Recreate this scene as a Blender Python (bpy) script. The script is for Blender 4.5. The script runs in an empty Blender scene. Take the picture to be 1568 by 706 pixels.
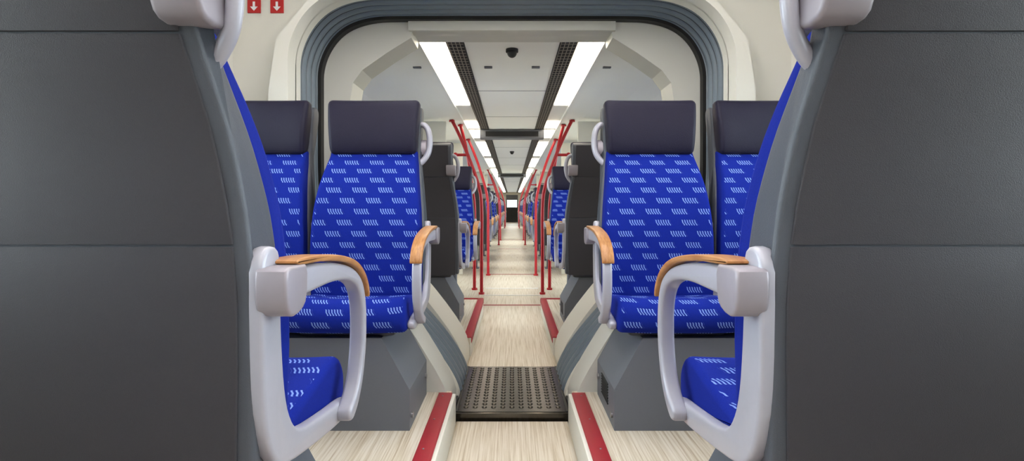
import bpy, bmesh, math, random
from mathutils import Vector, Matrix
random.seed(3)
SC=bpy.context.scene
SC.view_settings.view_transform='Standard'
try: SC.view_settings.look='None'
except: pass

def lin(c):
    r=[]
    for v in c:
        v=v/255.0
        r.append(v/12.92 if v<=.04045 else ((v+.055)/1.055)**2.4)
    return (r[0],r[1],r[2],1)

# ---------------------------------------------------------------- materials
def mat(name,col,rough=.5,metal=0.0,nscale=40,namt=.06,bump=0.0,bscale=400,coat=0,spec=.5):
    m=bpy.data.materials.new(name); m.use_nodes=True
    nt=m.node_tree; b=nt.nodes['Principled BSDF']
    tc=nt.nodes.new('ShaderNodeTexCoord')
    n=nt.nodes.new('ShaderNodeTexNoise'); n.inputs['Scale'].default_value=nscale; n.inputs['Detail'].default_value=4
    nt.links.new(tc.outputs['Object'],n.inputs['Vector'])
    mx=nt.nodes.new('ShaderNodeMix'); mx.data_type='RGBA'
    L=lin(col)
    mx.inputs['A'].default_value=tuple(v*(1-namt) for v in L[:3])+(1,)
    mx.inputs['B'].default_value=tuple(min(1,v*(1+namt)) for v in L[:3])+(1,)
    nt.links.new(n.outputs['Fac'],mx.inputs['Factor'])
    nt.links.new(mx.outputs['Result'],b.inputs['Base Color'])
    b.inputs['Roughness'].default_value=rough; b.inputs['Metallic'].default_value=metal
    b.inputs['Specular IOR Level'].default_value=spec
    b.inputs['Coat Weight'].default_value=coat
    if bump:
        n2=nt.nodes.new('ShaderNodeTexNoise'); n2.inputs['Scale'].default_value=bscale
        nt.links.new(tc.outputs['Object'],n2.inputs['Vector'])
        bp=nt.nodes.new('ShaderNodeBump'); bp.inputs['Strength'].default_value=bump; bp.inputs['Distance'].default_value=.002
        nt.links.new(n2.outputs['Fac'],bp.inputs['Height']); nt.links.new(bp.outputs['Normal'],b.inputs['Normal'])
    return m

class NG:
    def __init__(s,nt): s.nt=nt
    def m(s,op,a,b=None):
        n=s.nt.nodes.new('ShaderNodeMath'); n.operation=op
        for i,v in enumerate((a,b)):
            if v is None: continue
            if isinstance(v,(int,float)): n.inputs[i].default_value=v
            else: s.nt.links.new(v,n.inputs[i])
        return n.outputs[0]

BLUE=(19,36,130)
def fabric():
    m=mat('blue_patterned_moquette',BLUE,rough=.92,nscale=300,namt=.18,bump=.25,bscale=900,spec=.1)
    nt=m.node_tree; g=NG(nt); b=nt.nodes['Principled BSDF']
    uv=nt.nodes.new('ShaderNodeUVMap'); uv.uv_map='UVMap'
    sp=nt.nodes.new('ShaderNodeSeparateXYZ'); nt.links.new(uv.outputs['UV'],sp.inputs[0])
    u,v=sp.outputs[0],sp.outputs[1]
    sv=g.m('DIVIDE',v,.052); row=g.m('FLOOR',sv); cv=g.m('SUBTRACT',sv,row)
    par=g.m('FRACT',g.m('MULTIPLY',row,.5))
    jit=g.m('MULTIPLY',g.m('FRACT',g.m('MULTIPLY',row,.317)),.2)
    us=g.m('ADD',u,g.m('MULTIPLY',cv,.024))
    us=g.m('ADD',us,g.m('MULTIPLY',g.m('SINE',g.m('MULTIPLY',cv,16.0)),.0012))
    cu=g.m('FRACT',g.m('ADD',g.m('ADD',g.m('DIVIDE',us,.122),par),jit))
    m1=g.m('MULTIPLY',g.m('GREATER_THAN',cu,.2),g.m('LESS_THAN',cu,.76))
    m2=g.m('MULTIPLY',g.m('GREATER_THAN',cv,.24),g.m('LESS_THAN',cv,.74))
    st=g.m('LESS_THAN',g.m('FRACT',g.m('DIVIDE',g.m('SUBTRACT',cu,.2),.093)),.42)
    f=g.m('MULTIPLY',g.m('MULTIPLY',m1,m2),st)
    f=g.m('MULTIPLY',f,.9)
    mx=nt.nodes.new('ShaderNodeMix'); mx.data_type='RGBA'
    old=b.inputs['Base Color'].links[0].from_socket
    nt.links.new(f,mx.inputs['Factor']); nt.links.new(old,mx.inputs['A'])
    mx.inputs['B'].default_value=lin((124,150,220))
    nt.links.new(mx.outputs['Result'],b.inputs['Base Color'])
    return m

def floor_mat():
    m=mat('pale_woodgrain_vinyl',(205,192,172),rough=.4,nscale=3,namt=.03)
    nt=m.node_tree; b=nt.nodes['Principled BSDF']
    tc=nt.nodes.new('ShaderNodeTexCoord'); mp=nt.nodes.new('ShaderNodeMapping')
    mp.inputs['Scale'].default_value=(75,1.3,1); nt.links.new(tc.outputs['Object'],mp.inputs[0])
    n=nt.nodes.new('ShaderNodeTexNoise'); n.inputs['Scale'].default_value=1.6; n.inputs['Detail'].default_value=6; n.inputs['Roughness'].default_value=.6
    nt.links.new(mp.outputs[0],n.inputs['Vector'])
    r=nt.nodes.new('ShaderNodeValToRGB'); e=r.color_ramp.elements
    e[0].position=.28; e[0].color=lin((154,134,108)); e[1].position=.58; e[1].color=lin((214,205,190))
    x=e.new(.43); x.color=lin((194,181,160))
    nt.links.new(n.outputs['Fac'],r.inputs[0]); nt.links.new(r.outputs[0],b.inputs['Base Color'])
    return m

def wood_mat():
    m=mat('beech_armrest_wood',(186,126,66),rough=.45,nscale=10,coat=.1)
    nt=m.node_tree; b=nt.nodes['Principled BSDF']
    tc=nt.nodes.new('ShaderNodeTexCoord'); mp=nt.nodes.new('ShaderNodeMapping'); mp.inputs['Scale'].default_value=(160,9,60)
    nt.links.new(tc.outputs['Object'],mp.inputs[0])
    n=nt.nodes.new('ShaderNodeTexNoise'); n.inputs['Scale'].default_value=1.0; n.inputs['Detail'].default_value=4
    nt.links.new(mp.outputs[0],n.inputs['Vector'])
    r=nt.nodes.new('ShaderNodeValToRGB'); e=r.color_ramp.elements
    e[0].position=.3; e[0].color=lin((150,96,50)); e[1].position=.7; e[1].color=lin((180,128,74))
    nt.links.new(n.outputs['Fac'],r.inputs[0]); nt.links.new(r.outputs[0],b.inputs['Base Color'])
    return m

def grille_mat():
    m=mat('perforated_vent_grille',(70,68,64),rough=.6)
    nt=m.node_tree; g=NG(nt); b=nt.nodes['Principled BSDF']
    tc=nt.nodes.new('ShaderNodeTexCoord'); sp=nt.nodes.new('ShaderNodeSeparateXYZ'); nt.links.new(tc.outputs['Object'],sp.inputs[0])
    a=g.m('GREATER_THAN',g.m('FRACT',g.m('DIVIDE',sp.outputs[0],.0265)),.24)
    c=g.m('GREATER_THAN',g.m('FRACT',g.m('DIVIDE',sp.outputs[1],.07)),.20)
    f=g.m('MULTIPLY',a,c)
    mx=nt.nodes.new('ShaderNodeMix'); mx.data_type='RGBA'
    nt.links.new(f,mx.inputs['Factor']); mx.inputs['A'].default_value=lin((140,134,124)); mx.inputs['B'].default_value=lin((14,13,12))
    nt.links.new(mx.outputs['Result'],b.inputs['Base Color']); b.inputs['Specular IOR Level'].default_value=.15; return m

def glass_mat():
    m=bpy.data.materials.new('window_glass'); m.use_nodes=True; nt=m.node_tree; nt.nodes.clear()
    o=nt.nodes.new('ShaderNodeOutputMaterial'); t=nt.nodes.new('ShaderNodeBsdfTransparent'); g=nt.nodes.new('ShaderNodeBsdfGlossy')
    g.inputs['Roughness'].default_value=.03; t.inputs[0].default_value=(.93,.96,.95,1)
    x=nt.nodes.new('ShaderNodeMixShader'); fr=nt.nodes.new('ShaderNodeFresnel'); fr.inputs[0].default_value=1.4
    nt.links.new(fr.outputs[0],x.inputs[0]); nt.links.new(t.outputs[0],x.inputs[1]); nt.links.new(g.outputs[0],x.inputs[2]); nt.links.new(x.outputs[0],o.inputs[0])
    return m
def emit_mat(name,col,s):
    m=bpy.data.materials.new(name); m.use_nodes=True; nt=m.node_tree; b=nt.nodes['Principled BSDF']
    b.inputs['Base Color'].default_value=lin(col); b.inputs['Emission Color'].default_value=lin(col); b.inputs['Emission Strength'].default_value=s
    return m

FAB=fabric()
FBP=mat('plain_blue_moquette',BLUE,rough=.92,nscale=300,namt=.15,bump=.25,bscale=900,spec=.1)
LEA=mat('dark_aubergine_leather',(28,25,45),rough=.55,nscale=30,namt=.1,bump=.4,bscale=350,spec=.25)
SHE=mat('anthracite_seat_shell',(74,78,86),rough=.45,nscale=200,namt=.05,bump=.25,bscale=700,spec=.4)
SHP=mat('anthracite_back_panel',(58,57,62),rough=.5,nscale=200,namt=.05,bump=.3,bscale=700,spec=.35)
SIL=mat('silver_painted_casting',(168,168,179),rough=.36,metal=.15,nscale=80,namt=.03)
SI2=mat('warm_silver_bracket',(150,144,152),rough=.42,metal=.2,nscale=80,namt=.03)
WOO=wood_mat()
FLO=floor_mat()
CRE=mat('cream_wall_panel',(220,218,208),rough=.5,nscale=4,namt=.02)
POR=mat('grey_cream_gangway_panel',(202,201,193),rough=.5,nscale=4,namt=.02)
WHI=mat('white_ceiling_panel',(240,240,236),rough=.5,nscale=4,namt=.02)
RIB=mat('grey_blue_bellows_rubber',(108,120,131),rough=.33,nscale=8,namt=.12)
RIBD=mat('bellows_fold_painted_shade',(26,30,34),rough=.6)
BLK=mat('black_rubber',(16,16,17),rough=.5)
RED=mat('red_powder_coat',(176,18,34),rough=.35,nscale=20,namt=.05)
REDS=mat('red_edge_strip',(152,19,37),rough=.5,nscale=60,namt=.1,bump=.2)
PED=mat('grey_pedestal_paint',(98,102,110),rough=.5,nscale=100,namt=.04)
PLT=mat('tread_plate_metal',(50,47,43),rough=.26,metal=.8,nscale=12,namt=.2)
PLS=mat('tread_stud_metal',(84,80,74),rough=.24,metal=.9,nscale=12,namt=.2)
DRK=mat('dark_recess',(30,31,33),rough=.7)
STL=mat('brushed_steel',(150,150,150),rough=.3,metal=.9)
GRI=grille_mat(); GLA=glass_mat()
LMP=emit_mat('warm_fluorescent_diffuser',(255,242,220),9.5)
LMN=emit_mat('near_car_fill_diffuser',(255,250,247),11.5)
WHT=mat('white_print',(235,235,235),rough=.6)
SGR=mat('red_sign_print',(180,26,28),rough=.5)
GRD=mat('outdoor_ballast_ground',(150,148,140),rough=.9,nscale=6,namt=.3)

# ---------------------------------------------------------------- mesh builder
class MB:
    def __init__(s): s.V=[];s.F=[];s.U=[];s.M=[];s.mats=[]
    def mi(s,m):
        if m not in s.mats: s.mats.append(m)
        return s.mats.index(m)
    def add(s,vs,fs,m,us=None):
        o=len(s.V); s.V+= [tuple(v) for v in vs]
        for i,f in enumerate(fs):
            s.F.append([o+j for j in f]); s.M.append(s.mi(m[i]) if isinstance(m,list) else s.mi(m))
            s.U.append(us[i] if us else [(vs[j][0],vs[j][1]+vs[j][2]) for j in f])
    def mesh(s,name,ang=38):
        me=bpy.data.meshes.new(name); me.from_pydata(s.V,[],s.F)
        for m in s.mats: me.materials.append(m)
        uvl=me.uv_layers.new(name='UVMap')
        flat=[]
        for u in s.U:
            for a in u: flat+= [a[0],a[1]]
        uvl.data.foreach_set('uv',flat)
        me.polygons.foreach_set('material_index',s.M)
        me.polygons.foreach_set('use_smooth',[True]*len(s.F))
        me.update()
        bm=bmesh.new(); bm.from_mesh(me); bmesh.ops.recalc_face_normals(bm,faces=bm.faces); bm.to_mesh(me); bm.free()
        me.set_sharp_from_angle(angle=math.radians(ang))
        return me
    def obj(s,name,loc=(0,0,0),parent=None,ang=38):
        return place(s.mesh(name,ang),name,loc,0,parent)
    def box(s,x0,x1,y0,y1,z0,z1,m,bev=0.0,seg=2):
        if x1<x0: x0,x1=x1,x0
        if y1<y0: y0,y1=y1,y0
        bm=bmesh.new(); bmesh.ops.create_cube(bm,size=1)
        for v in bm.verts: v.co=Vector(((x0+x1)/2+v.co.x*(x1-x0),(y0+y1)/2+v.co.y*(y1-y0),(z0+z1)/2+v.co.z*(z1-z0)))
        if bev: bmesh.ops.bevel(bm,geom=list(bm.edges),offset=bev,segments=seg,affect='EDGES',profile=.5)
        s.bm(bm,m)
    def bm(s,bm,m,mtx=None):
        bm.verts.index_update()
        if mtx: bmesh.ops.transform(bm,matrix=mtx,verts=bm.verts)
        s.add([v.co.copy() for v in bm.verts],[[v.index for v in f.verts] for f in bm.faces],m); bm.free()
    def cyl(s,c,r,h,m,axis='Z',n=20,r2=None):
        bm=bmesh.new(); bmesh.ops.create_cone(bm,cap_ends=True,segments=n,radius1=r,radius2=r if r2 is None else r2,depth=h)
        R={'Z':Matrix(),'X':Matrix.Rotation(math.pi/2,4,'Y'),'Y':Matrix.Rotation(math.pi/2,4,'X')}[axis]
        s.bm(bm,m,Matrix.Translation(c)@R)
    def ball(s,c,r,m,sc=(1,1,1),u=12,v=8):
        bm=bmesh.new(); bmesh.ops.create_uvsphere(bm,u_segments=u,v_segments=v,radius=r)
        s.bm(bm,m,Matrix.Translation(c)@Matrix.Diagonal((sc[0],sc[1],sc[2],1)))
    def prism(s,pts,y0,y1,m):
        n=len(pts)
        vs=[(p[0],y0,p[1]) for p in pts]+[(p[0],y1,p[1]) for p in pts]
        fs=[list(range(n)),list(range(2*n-1,n-1,-1))]+[[i,(i+1)%n,n+(i+1)%n,n+i] for i in range(n)]
        s.add(vs,fs,m)
    def prof(s,pts,x0,x1,m,r=.01,nx=6,smooth=2,rs=4,deform=None,mside=None):
        """closed (y,z) side profile swept across x with rounded flanks; x0/x1 numbers or functions of z"""
        P=chaikin(pts,True,smooth) if smooth else list(pts)
        n=len(P); fx0=x0 if callable(x0) else (lambda z:x0); fx1=x1 if callable(x1) else (lambda z:x1)
        ar=sum(P[i][0]*P[(i+1)%n][1]-P[(i+1)%n][0]*P[i][1] for i in range(n))
        sg=1 if ar>0 else -1; N=[]
        for i in range(n):
            a=P[i-1];b=P[(i+1)%n]; t=Vector((b[0]-a[0],b[1]-a[1]))
            if t.length>0: t.normalize()
            N.append((-t.y*sg,t.x*sg))
        L=[0]
        for i in range(n): L.append(L[-1]+math.dist(P[i],P[(i+1)%n]))
        secs=[]
        for k in range(rs+1):
            th=math.pi/2*k/rs; secs.append((0,r*(1-math.cos(th)),r*(1-math.sin(th))))
        for k in range(1,nx): secs.append((k/nx,0,0))
        for k in range(rs,-1,-1):
            th=math.pi/2*k/rs; secs.append((1,-r*(1-math.cos(th)),r*(1-math.sin(th))))
        vs=[];xs=[]
        for (f,dx,ins) in secs:
            for i in range(n):
                y=P[i][0]+N[i][0]*ins; z=P[i][1]+N[i][1]*ins
                a=fx0(P[i][1]);b=fx1(P[i][1])
                if f==0: x=a+dx
                elif f==1: x=b+dx
                else: x=(a+r)+(b-a-2*r)*f
                xs.append(x)
                if deform: x,y,z=deform(x,y,z)
                vs.append((x,y,z))
        fs=[];us=[];ms=[]; ns=len(secs)
        for k in range(ns-1):
            flank=(k<rs-1 or k>=ns-rs)
            for i in range(n):
                j=(i+1)%n
                fs.append([k*n+i,k*n+j,(k+1)*n+j,(k+1)*n+i]); ms.append(mside if (mside and flank) else m)
                us.append([(xs[k*n+i],L[i]),(xs[k*n+j],L[i+1]),(xs[(k+1)*n+j],L[i+1]),(xs[(k+1)*n+i],L[i])])
        for k in (0,ns-1):
            f=[k*n+i for i in range(n)]; fs.append(f); us.append([(P[i][0],P[i][1]) for i in range(n)]); ms.append(mside or m)
        s.add(vs,fs,ms,us)
    def tube(s,path,r,m,n=12,sm=2,sq=(1,1),cap=True):
        P=[Vector(p) for p in path]
        if sm: P=crom(P,6)
        vs=[]
        t0=(P[1]-P[0]).normalized(); a=t0.orthogonal().normalized()
        for i,p in enumerate(P):
            t=((P[min(i+1,len(P)-1)]-P[max(i-1,0)])).normalized()
            a=(a-t*a.dot(t)).normalized(); b=t.cross(a)
            for k in range(n):
                th=2*math.pi*k/n; vs.append(p+a*(r*sq[0]*math.cos(th))+b*(r*sq[1]*math.sin(th)))
        fs=[]
        for i in range(len(P)-1):
            for k in range(n): fs.append([i*n+k,i*n+(k+1)%n,(i+1)*n+(k+1)%n,(i+1)*n+k])
        if cap: fs.append(list(range(n))); fs.append([ (len(P)-1)*n+k for k in range(n)])
        s.add(vs,fs,m)

def chaikin(P,closed,n):
    P=[tuple(p) for p in P]
    for _ in range(n):
        Q=[]; L=len(P)
        if not closed: Q.append(P[0])
        for i in range(L if closed else L-1):
            a=P[i];b=P[(i+1)%L]
            Q.append(tuple(a[k]*.75+b[k]*.25 for k in range(len(a)))); Q.append(tuple(a[k]*.25+b[k]*.75 for k in range(len(a))))
        if not closed: Q.append(P[-1])
        P=Q
    return P
def crom(P,n):
    R=[]
    for i in range(len(P)-1):
        p0=P[max(i-1,0)];p1=P[i];p2=P[i+1];p3=P[min(i+2,len(P)-1)]
        for k in range(n):
            t=k/n
            R.append(.5*((2*p1)+(-p0+p2)*t+(2*p0-5*p1+4*p2-p3)*t*t+(-p0+3*p1-3*p2+p3)*t**3))
    R.append(P[-1]); return R
def interp(T):
    def f(z):
        if z<=T[0][0]: return T[0][1]
        for a,b in zip(T,T[1:]):
            if z<=b[0]: return a[1]+(b[1]-a[1])*(z-a[0])/(b[0]-a[0])
        return T[-1][1]
    return f
def strip(path,w):
    P=[Vector(p) for p in path]; A=[];B=[]
    for i,p in enumerate(P):
        t=(P[min(i+1,len(P)-1)]-P[max(i-1,0)]).normalized(); nn=Vector((-t.y,t.x)); ww=w[i] if isinstance(w,(list,tuple)) else w
        A.append(tuple(p+nn*ww/2)); B.append(tuple(p-nn*ww/2))
    return A+B[::-1]
def place(me,name,loc=(0,0,0),rz=0,parent=None):
    o=bpy.data.objects.new(name,me); o.location=loc; o.rotation_euler=(0,0,rz)
    SC.collection.objects.link(o)
    if parent: o.parent=parent
    return o

# ---------------------------------------------------------------- seat
def build_seat(side):
    M=MB()
    hwc=interp([(.47,.256),(.66,.258),(.78,.256),(.905,.247),(1.02,.233),(1.17,.212)])
    hws=interp([(.40,.260),(.66,.266),(.78,.266),(.905,.257),(1.02,.243),(1.16,.221),(1.42,.223)])
    def bol(x,y,z):
        k=min(1,abs(x)/.25)
        return (x,y-.012*k**4,z)
    back=[(.392,.46),(.386,.56),(.381,.66),(.384,.78),(.394,.89),(.424,1.0),(.466,1.08),(.520,1.15),(.545,1.19),(.60,1.19),(.60,1.15),(.53,1.05),(.49,.905),(.465,.8),(.46,.6),(.455,.46)]
    M.prof(back,lambda z:-hwc(z),hwc,FAB,r=.018,nx=10,deform=bol,mside=FBP)
    cush=[(.035,.405),(.010,.435),(.012,.485),(.05,.530),(.11,.534),(.2,.515),(.35,.492),(.43,.50),(.43,.47),(.3,.44),(.14,.398),(.06,.395)]
    M.prof(cush,-.254,.254,FAB,r=.02,nx=10,mside=FBP,deform=lambda x,y,z:(x,y+.02*(abs(x)/.25)**3,z+(.010*(abs(x)/.25)**3 if z>.46 else 0)))
    sh=[(.44,.40),(.44,.60),(.440,.70),(.442,.8),(.458,.905),(.496,1.02),(.558,1.14),(.582,1.20),(.59,1.28),(.60,1.38),(.62,1.415),(.67,1.415),(.69,1.38),(.655,1.25),(.617,1.15),(.567,1.0),(.545,.84),(.540,.6),(.535,.42),(.52,.40)]
    M.prof(sh,lambda z:-hws(z),hws,SHE,r=.010,nx=4)
    rear=interp([(.38,.534),(.6,.541),(.84,.546),(1.0,.568),(1.08,.591),(1.16,.621),(1.25,.656),(1.40,.697)])
    def panel(z0,z1,n=5):
        zs=[z0+(z1-z0)*i/n for i in range(n+1)]
        A=[(rear(z)+.005,z) for z in zs]; B=[(rear(z)-.02,z) for z in zs]
        return A+B[::-1]
    hp=lambda z:hws(z)-.024
    for a,b in ((.40,.8415),(.8455,1.156),(1.160,1.392)):
        M.prof(panel(a,b),lambda z:-hp(z),hp,SHP,r=.004,nx=2,smooth=0,rs=3)
    M.box(-.2,.2,.10,.50,.375,.45,SHE,.015)
    hh=interp([(1.165,.209),(1.25,.213),(1.36,.221),(1.42,.225)])
    head=[(.53,1.163),(.512,1.175),(.50,1.22),(.503,1.30),(.52,1.385),(.535,1.428),(.565,1.437),(.61,1.425),(.61,1.30),(.59,1.165)]
    M.prof(head,lambda z:-hh(z),hh,LEA,r=.022,nx=8,deform=lambda x,y,z:(x,y-.012*(abs(x)/.22)**3,z))
    C=[(.545,.836),(.543,.74),(.540,.62),(.532,.54),(.502,.478),(.46,.448),(.32,.424),(.16,.403),(.09,.403),(.07,.432),(.10,.446),(.25,.462),(.38,.482),(.425,.51),(.457,.57),(.472,.68),(.477,.79),(.482,.842)]
    for sd in (1,-1):
        a,b=(.253,.282)
        M.prof(C,min(sd*a,sd*b),max(sd*a,sd*b),SIL,r=.008,nx=1,smooth=2,rs=3)
    if side!=0:
        def rng(a,b): return (min(side*a,side*b),max(side*a,side*b))
        path=[(.50,.775),(.40,.775),(.30,.772),(.20,.760),(.13,.740),(.085,.710),(.062,.66),(.060,.60),(.066,.55),(.088,.49),(.13,.445),(.18,.425)]
        w=[.052,.05,.040,.032,.030,.030,.029,.029,.029,.030,.034,.038]
        x0,x1=rng(.277,.314)
        M.prof(strip(path,w),x0,x1,SIL,r=.008,nx=1,smooth=2,rs=3)
        br=[(.462,.806),(.50,.808),(.542,.808),(.553,.80),(.550,.745),(.53,.724),(.49,.728),(.466,.745)]
        x0,x1=rng(.270,.324)
        M.prof(br,x0,x1,SI2,r=.006,nx=1,smooth=1,rs=3)
        wp=[(.50,.812),(.40,.810),(.30,.802),(.20,.787),(.13,.766),(.082,.738),(.052,.705),(.044,.680)]
        x0,x1=rng(.270,.320)
        M.prof(strip(wp,[.013,.013,.013,.013,.014,.014,.014,.012]),x0,x1,WOO,r=.0035,nx=1,smooth=2,rs=3)
        s=side
        M.tube([(s*.205,.615,1.325),(s*.233,.607,1.322),(s*.255,.602,1.298),(s*.265,.60,1.255),(s*.265,.598,1.21),(s*.255,.592,1.17),(s*.233,.583,1.137),(s*.21,.575,1.118)],.0155,SIL,n=12,sq=(1,.8))
        hb=[(.585,1.172),(.60,1.245),(.665,1.25),(.680,1.24),(.665,1.18),(.64,1.165)]
        x0,x1=rng(.180,.252)
        M.prof(hb,x0,x1,SI2,r=.008,nx=1,smooth=1,rs=3)
    return M.mesh('train_seat_mesh')

SEAT={1:build_seat(1),-1:build_seat(-1),0:build_seat(0)}
CX=.680; CW=1.225
def seats(Y0,facing,zb):
    for sx in (-1,1):
        ais=-sx
        loc_side=ais if facing==-1 else -ais
        rz=0 if facing==-1 else math.pi
        place(SEAT[loc_side],'train_seat',(sx*CX,Y0,zb),rz)
        place(SEAT[0],'train_seat',(sx*CW,Y0,zb),rz)
def pedestal(Y0,facing,zb):
    for sx in (-1,1):
        M=MB()
        pts=[(.415,0),(.415,.165),(.53,.375),(1.42,.375),(1.42,0)]
        y0,y1=(Y0+.07,Y0+.50) if facing==-1 else (Y0-.50,Y0-.09)
        M.prism([(sx*p[0],p[1]) for p in pts],y0,y1,PED)
        for zz in (.040,):
            M.cyl((sx*.78,y0-.004,zz),.012,.010,STL,'Y'); M.cyl((sx*.78,y0-.009,zz),.006,.008,STL,'Y',6)
        M.cyl((sx*.412,(y0+.04),.05),.012,.010,STL,'X'); M.cyl((sx*.412,(y1-.04),.10),.012,.010,STL,'X')
        if sx==1:
            for k in range(8): M.box(.411,.416,y0+.14,y0+.30,.055+k*.012,.060+k*.012,DRK)
        M.obj('seat_pedestal',(0,0,zb),ang=20)

ZP=.146
seats(1.40,1,ZP); seats(2.10,-1,ZP)
pedestal(1.40,1,ZP); pedestal(2.10,-1,ZP)
seats(-.75,-1,ZP); pedestal(-.75,-1,ZP)
seats(4.72,1,.125); pedestal(4.72,1,.125)
seats(5.52,-1,.085)
def legs(Y0,facing,zb):
    for sx in (-1,1):
        M=MB()
        yc=Y0+.3 if facing==-1 else Y0-.3
        M.box(sx*.60,sx*1.35,yc-.03,yc+.03,.33,.385,PED,.005)
        M.box(sx*.60,sx*.66,yc-.05,yc+.05,-zb,.34,PED,.01)
        M.box(sx*.57,sx*.69,yc-.10,yc+.10,-zb,-zb+.015,PED,.004)
        M.box(sx*1.28,sx*1.34,yc-.05,yc+.05,-zb,.34,PED,.01)
        M.obj('seat_leg_frame',(0,0,zb))
legs(5.52,-1,.085)
for Y0,f in ((9.6,1),(10.4,-1),(12.0,1),(12.8,-1),(14.3,-1),(18.6,1),(19.4,-1),(21.0,1),(21.8,-1),(23.4,1),(24.2,-1),(25.8,1),(26.6,-1),(30.6,1),(31.4,-1),(33.2,1),(34,-1)):
    seats(Y0,f,.03); legs(Y0,f,.03)

# ---------------------------------------------------------------- floors
M=MB(); M.box(-.273,.273,-3,2.63,-.06,0,FLO); M.obj('floor')
for sx,nm in ((-1,'left'),(1,'right')):
    M=MB(); M.box(sx*.296,sx*1.5,-3,2.64,-.06,ZP,FLO); M.box(sx*.273,sx*.296,-3,2.60,-.06,ZP+.001,CRE,.003); M.obj('floor_podium_'+nm)
    M=MB(); M.box(sx*.292,sx*.355,-3,2.60,ZP,ZP+.008,REDS,.003)
    M.box(sx*.289,sx*.294,-3,2.60,ZP-.018,ZP+.006,REDS,.002)
    for k in range(18): M.ball((sx*.33,2.55-k*.28,ZP+.008),.005,STL,(1,1,.5),8,5)
    M.obj('trim_podium_edge')
M=MB(); M.box(-.33,.33,2.62,3.47,-.08,-.03,BLK); M.obj('floor_gangway')
M=MB()
M.prism([(-.285,0),(.285,0),(.285,.03),(.275,.038),(-.275,.038),(-.285,.03)],2.67,3.43,PLT)
M.box(-.285,.285,2.655,2.685,-.012,.036,PLS,.006)
M.box(-.285,-.272,2.67,3.43,.02,.042,BLK,.003); M.box(.272,.285,2.67,3.43,.02,.042,BLK,.003)
for i in range(11):
    for j in range(16):
        M.ball((-.235+i*.047,2.73+j*.044,.038),.0135,PLS,(1.0,.85,.42),12,6)
M.obj('gangway_tread_plate',(0,0,-.005))
for sx in(-1,1):
    M=MB(); M.box(sx*.288,sx*.31,2.63,3.45,-.04,.04,BLK,.004); M.obj('gangway_rubber_lip')
EY=38.0
M=MB(); M.box(-1.46,1.46,3.43,EY,-.06,0,FLO); M.obj('floor_car')
for sx in (-1,1):
    M=MB(); M.box(sx*.298,sx*1.45,3.8,5.42,0,.125,FLO); M.box(sx*.290,sx*.300,3.8,5.42,0,.126,CRE); M.obj('floor_podium_step')
    M=MB(); M.box(sx*.290,sx*.345,3.8,5.42,.125,.134,REDS,.003); M.box(sx*.286,sx*.292,3.8,5.42,.09,.132,REDS,.002)
    M.box(sx*.29,sx*1.4,5.40,5.44,.11,.134,REDS,.003); M.obj('trim_step_edge')
for y in (5.75,8.4,13.6,17.3,27.8):
    M=MB(); M.box(-.36,.36,y,y+.035,0,.004,REDS); M.obj('trim_floor_threshold')
M=MB()
for y in (6.4,6.95): M.box(-.34,.34,y,y+.03,0,.004,WHT)
M.obj('trim_floor_marking')

# ---------------------------------------------------------------- gangway
OH=[(.285,-.06),(.285,.10),(.537,.43),(1.13,1.0),(1.165,1.12),(1.165,1.70),(1.165,1.92),(1.05,2.11),(.86,2.195),(.6,2.2),(0,2.2)]
def half(P,n=3): return chaikin(P,False,n)
def full(P,n=3):
    h=half(P,n); return [(-p[0],p[1]) for p in h]+[p for p in h[::-1]][1:]
def offs(P,d):
    R=[]
    for i,p in enumerate(P):
        a=Vector(P[max(i-1,0)]);b=Vector(P[min(i+1,len(P)-1)]); t=(b-a).normalized(); dd=d(p) if callable(d) else d
        R.append((p[0]-t.y*dd,p[1]+t.x*dd))
    return R
def loft_open(M,rows,m):
    n=len(rows[0]); vs=[p for r in rows for p in r]
    fs=[[k*n+i,k*n+i+1,(k+1)*n+i+1,(k+1)*n+i] for k in range(len(rows)-1) for i in range(n-1)]
    ms=[m(k) for k in range(len(rows)-1) for i in range(n-1)] if callable(m) else m
    M.add(vs,fs,ms)
O1=full(OH)
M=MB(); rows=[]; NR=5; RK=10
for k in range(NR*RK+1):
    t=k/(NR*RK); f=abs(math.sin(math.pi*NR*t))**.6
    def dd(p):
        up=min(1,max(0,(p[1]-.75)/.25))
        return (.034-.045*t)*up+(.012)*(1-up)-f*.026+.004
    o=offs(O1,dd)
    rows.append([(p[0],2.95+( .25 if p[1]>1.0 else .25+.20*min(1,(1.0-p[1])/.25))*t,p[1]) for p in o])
loft_open(M,rows,lambda k: RIBD if (k%RK) in (0,RK-1,RK-2) else RIB); M.obj('gangway_bellows',ang=60)  # valley rows get a darker material: fold shade painted into the colour
def bandobj(name,oa,ob,y0,y1,m):
    M=MB()
    rows=[[(p[0],y1,p[1]) for p in oa],[(p[0],y0,p[1]) for p in oa],[(p[0],y0,p[1]) for p in ob],[(p[0],y1,p[1]) for p in ob]]
    loft_open(M,rows,m); return M.obj(name)
O1u=[p for p in O1 if p[1]>.98]
bandobj('gangway_rubber_seal',offs(O1u,-.008),offs(O1u,-.038),3.16,3.21,BLK)
hO=half(OH)
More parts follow.
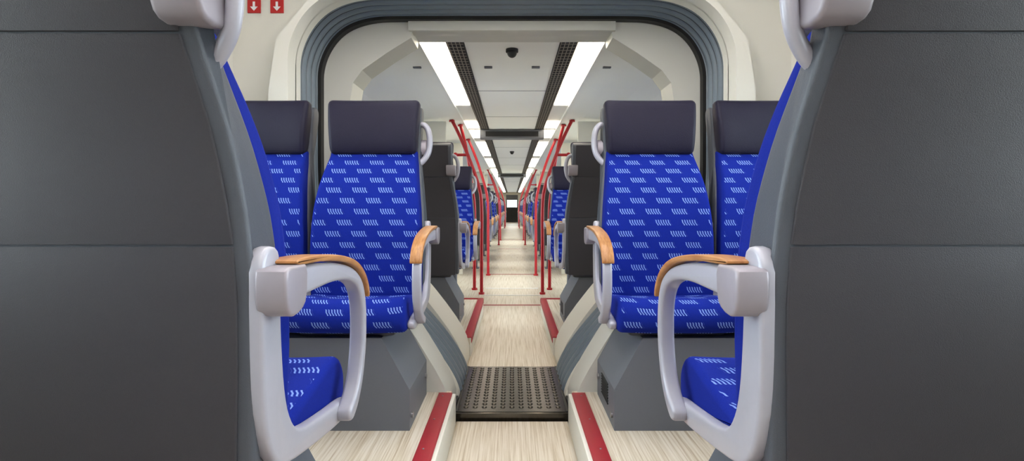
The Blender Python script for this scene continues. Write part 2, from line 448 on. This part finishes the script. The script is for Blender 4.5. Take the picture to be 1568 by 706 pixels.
for sx,nm in ((-1,'left'),(1,'right')):
    M=MB()
    P=[(sx*p[0],p[1]) for p in hO]+[(0,2.5),(sx*1.52,2.5),(sx*1.52,-.06)]
    M.prism(P,2.88,2.95,CRE)
    hb=[p for p in hO if p[1]>1.0]
    P=[(sx*p[0],p[1]) for p in hb]+[(0,2.48),(sx*.70,2.48),(sx*1.0,2.20),(sx*1.225,1.93),(sx*1.265,1.66),(sx*1.265,1.0)]
    M.prism(P,2.78,2.89,CRE)
    M.obj('wall_end_'+nm,ang=25)
    lo=chaikin([(.300,0),(.300,.13),(.50,.46),(.62,.62),(1.5,.62)],False,2)
    M=MB(); P=[(sx*p[0],p[1]) for p in lo]+[(sx*1.5,0)]
    M.prism(P,2.625,2.88,POR); M.obj('wall_gangway_cover_'+nm,ang=25)
    lo=chaikin([(.300,-.05),(.300,.14),(.56,.50),(.98,.96),(1.46,.96)],False,2)
    M=MB(); P=[(sx*p[0],p[1]) for p in lo]+[(sx*1.46,-.05)]
    M.prism(P,3.39,3.82,CRE); M.obj('wall_portal_cover_'+nm,ang=25)
    pairs=[((1.17,.95),(.975,.95)),((1.17,1.65),(.975,1.68)),((1.175,1.85),(.955,1.80)),((1.13,2.03),(.90,1.875)),((1.02,2.14),(.75,1.98)),((.88,2.205),(.605,2.07)),((.7,2.23),(.60,2.112)),((0,2.23),(0,2.112))]
    M=MB()
    for (a,b),(c,d) in zip(pairs,pairs[1:]):
        M.prism([(sx*q[0],q[1]) for q in (a,c,d,b)],3.215,3.44,POR)
    M.prism([(sx*q[0],q[1]) for q in ((.97,.9),(1.5,.9),(1.5,2.2),(1.15,2.2),(1.15,.95))],3.38,3.44,POR)
    M.obj('wall_portal_'+nm,ang=25)
M=MB(); M.box(-.62,.62,3.19,3.3,2.105,2.19,POR,.006); M.obj('trim_portal_lintel')

# ---------------------------------------------------------------- side walls with windows
wn=[0]
def sidewall(sx,X,ya,yb,wins,doors,nm,top=2.35):
    M=MB(); t=.06
    def B(y0,y1,z0,z1): M.box(sx*X,sx*(X+t),y0,y1,z0,z1,CRE)
    ops=sorted([(a,b,.92,1.78,'w') for a,b in wins]+[(a,b,0.0,1.98,'d') for a,b in doors])
    y=ya
    for a,b,z0,z1,k in ops:
        B(y,a,-.06,top); B(a,b,-.06,z0) ; B(a,b,z1,top); y=b
        if k=='w':
            wn[0]+=1; W=MB()
            W.box(sx*(X+.03),sx*(X+.034),a,b,z0,z1,GLA)
            for q in ((a,a+.03,z0,z1),(b-.03,b,z0,z1),(a,b,z0,z0+.03),(a,b,z1-.03,z1),((a+b)/2-.015,(a+b)/2+.015,z0,z1)): W.box(sx*(X-.004),sx*(X+.05),*q,BLK)
            W.obj('window_%d'%wn[0])
        else:
            wn[0]+=1; W=MB(); mid=(a+b)/2
            for (p,q) in ((a,mid-.004),(mid+.004,b)):
                W.box(sx*(X+.035),sx*(X+.04),p+.1,q-.1,.35,1.85,GLA)
                W.box(sx*(X+.02),sx*(X+.055),p,q,.0,.35,CRE); W.box(sx*(X+.02),sx*(X+.055),p,q,1.85,1.98,CRE)
                W.box(sx*(X+.02),sx*(X+.055),p,p+.1,.35,1.85,CRE); W.box(sx*(X+.02),sx*(X+.055),q-.1,q,.35,1.85,CRE)
            W.obj('door_%d'%wn[0])
    B(y,yb,-.06,top)
    M.obj('wall_'+nm)
for sx,nm in ((-1,'left'),(1,'right')):
    sidewall(sx,1.5,-3,2.96,[(-2.6,-1.0),(-.6,1.0),(1.15,2.65)],[],'near_car_'+nm,2.5)
    sidewall(sx,1.45,3.44,EY,[(4.0,5.9),(9.0,10.7),(11.1,12.8),(13.2,14.8),(18,19.7),(20.1,21.8),(22.2,23.9),(24.3,26.6),(30,32),(32.4,35)],[(6.6,8.2),(15.3,16.9),(27.6,29.2)],'far_car_'+nm)
M=MB(); M.box(-1.52,1.52,-3.06,-3,-.06,2.5,CRE); M.obj('wall_back')

# ---------------------------------------------------------------- ceilings
M=MB(); M.box(-1.52,1.52,-3,2.96,2.46,2.52,WHI); M.obj('ceiling_near_car')
M=MB()
def csec(P,y0,y1,m,t=.04):
    for a,b in zip(P,P[1:]):
        for sx in (-1,1):
            M.prism([(sx*a[0],a[1]),(sx*b[0],b[1]),(sx*b[0],b[1]+t),(sx*a[0],a[1]+t)],y0,y1,m)
csec([(0,2.12),(.315,2.12)],3.42,EY,WHI)
csec([(.315,2.120),(.430,2.120)],3.42,EY,GRI)
csec([(.430,2.14),(.60,2.14)],3.42,EY,WHI)
csec([(.60,2.12),(.85,2.115),(1.1,2.09),(1.3,2.05),(1.47,1.99)],3.42,EY,WHI)
M.obj('ceiling',ang=30)
M=MB()
M.prism([(-1.52,2.24),(1.52,2.24),(1.52,2.5),(-1.52,2.5)],2.96,3.46,BLK); M.obj('ceiling_gangway_void')
M=MB()
for sx in (-1,1):
    M.box(sx*.310,sx*.318,3.44,EY,2.114,2.125,DRK); M.box(sx*.596,sx*.606,3.44,EY,2.108,2.125,WHI)
for y in (4.9,6.3,9.5,11.5,13.5,18,20,22): M.box(-.31,.31,y,y+.008,2.1185,2.121,DRK)
for y,x in ((4.05,.18),(4.05,-.18),(4.05,-.72),(4.05,.72)): M.box(x-.03,x+.03,y,y+.03,2.108,2.121,PED)
M.obj('trim_ceiling')
def lamp(y0,y1,z=2.122,xa=.44,xb=.59,m=None):
    for sx in (-1,1):
        M=MB(); M.box(sx*xa,sx*xb,y0,y1,z,z+.012,m or LMP,.003); M.obj('ceiling_light')
for a,b in ((3.46,4.82),(4.86,5.62),(6.75,7.25),(7.55,8.25),(8.9,10.0),(10.04,11.1),(11.9,13.0),(13.04,14.2),(15.0,16.5),(17.2,18.5),(19.2,20.8),(21.4,23),(23.6,25.4),(26.2,28),(29,31),(32,34),(35,37)): lamp(a,b)
for k in range(7): lamp(-2.7+k*.78,-2.7+k*.78+.7,2.44,.40,.64,LMN)  # unseen near-car strips, added wide and bright as fill for the seat backs
for y in (7.3,16.7):
    M=MB(); M.box(-.44,.44,y,y+.22,2.0,2.115,PED,.006); M.box(-.36,.36,y-.004,y,2.02,2.09,DRK); M.obj('ceiling_display_beam')
for y in (3.62,10.2):
    M=MB(); M.cyl((0,y,2.110),.042,.02,DRK); M.ball((0,y,2.095),.033,BLK,(1,1,1),16,10); M.obj('security_dome_camera')

for y in (6.32,8.45,15.1,17.1,27.3,29.5):
    for sx in (-1,1):
        M=MB(); M.box(sx*.78,sx*1.45,y,y+.05,0,2.07,CRE,.006)
        M.obj('vestibule_partition')
def pole(sx,y,x0,xt,kn=True):
    M=MB()
    M.tube([(sx*x0,y,0),(sx*x0,y,.6),(sx*x0,y,1.05),(sx*(x0+.03),y,1.3),(sx*(x0+(xt-x0)*.42),y,1.65),(sx*(x0+(xt-x0)*.75),y,1.93),(sx*xt,y,2.112)],.021,RED,n=12)
    M.cyl((sx*x0,y,.012),.035,.024,RED); M.cyl((sx*xt,y,2.10),.035,.02,RED)
    if kn:
        xx=x0+(xt-x0)*.46
        M.tube([(sx*xx,y,1.69),(sx*(xx+.14),y,1.69)],.017,RED,sm=0); M.ball((sx*(xx+.15),y,1.69),.03,RED)
    M.obj('grab_pole')
for sx in (-1,1):
    pole(sx,6.5,.37,.73); pole(sx,6.85,.48,.66,False)
    pole(sx,8.3,.37,.68,False)
    pole(sx,15.0,.37,.68); pole(sx,17.2,.37,.68,False)
    pole(sx,27.2,.37,.68,False); pole(sx,29.6,.37,.68,False)

M=MB()
M.box(-1.46,-.42,EY,EY+.06,0,2.2,CRE); M.box(.42,1.46,EY,EY+.06,0,2.2,CRE); M.box(-.42,.42,EY,EY+.06,1.95,2.2,CRE); M.obj('wall_far_end')
M=MB(); M.box(-.42,.42,EY+.02,EY+.06,0,1.08,DRK); M.box(-.42,-.34,EY+.02,EY+.06,1.08,1.95,PED); M.box(.34,.42,EY+.02,EY+.06,1.08,1.95,PED); M.box(-.34,.34,EY+.02,EY+.06,1.58,1.95,PED); M.box(-.34,.34,EY+.035,EY+.04,1.08,1.58,GLA); M.obj('door_cab')

M=MB()
for x in (-1.385,-1.262):
    M.box(x-.035,x+.035,2.874,2.88,2.095,2.165,SGR)
    M.box(x-.006,x+.006,2.872,2.875,2.125,2.155,WHT)
    M.prism([(x-.02,2.128),(x+.02,2.128),(x,2.106)],2.872,2.875,WHT)
M.obj('safety_sign')
M=MB(); M.box(-60,60,-60,90,-1.3,-1.2,GRD); M.obj('ground')

# ---------------------------------------------------------------- light
W=bpy.data.worlds.new('overcast_sky'); SC.world=W; W.use_nodes=True
W.node_tree.nodes['Background'].inputs[0].default_value=(.84,.92,1,1); W.node_tree.nodes['Background'].inputs[1].default_value=10.8
s=bpy.data.lights.new('sun','SUN'); s.energy=11; s.angle=math.radians(2); s.color=(1,.95,.86)
so=bpy.data.objects.new('sun',s); SC.collection.objects.link(so)
d=Vector((.75,-.25,-.75)); so.rotation_euler=d.to_track_quat('-Z','Y').to_euler(); so.location=(-8,5,8)

cam=bpy.data.cameras.new('camera'); co=bpy.data.objects.new('camera',cam); SC.collection.objects.link(co)
co.location=(0,0,1.05); co.rotation_euler=(math.pi/2,0,0)
cam.sensor_width=36; cam.lens=36*820/1568; cam.shift_y=-35/1568; cam.clip_start=.03
SC.camera=co
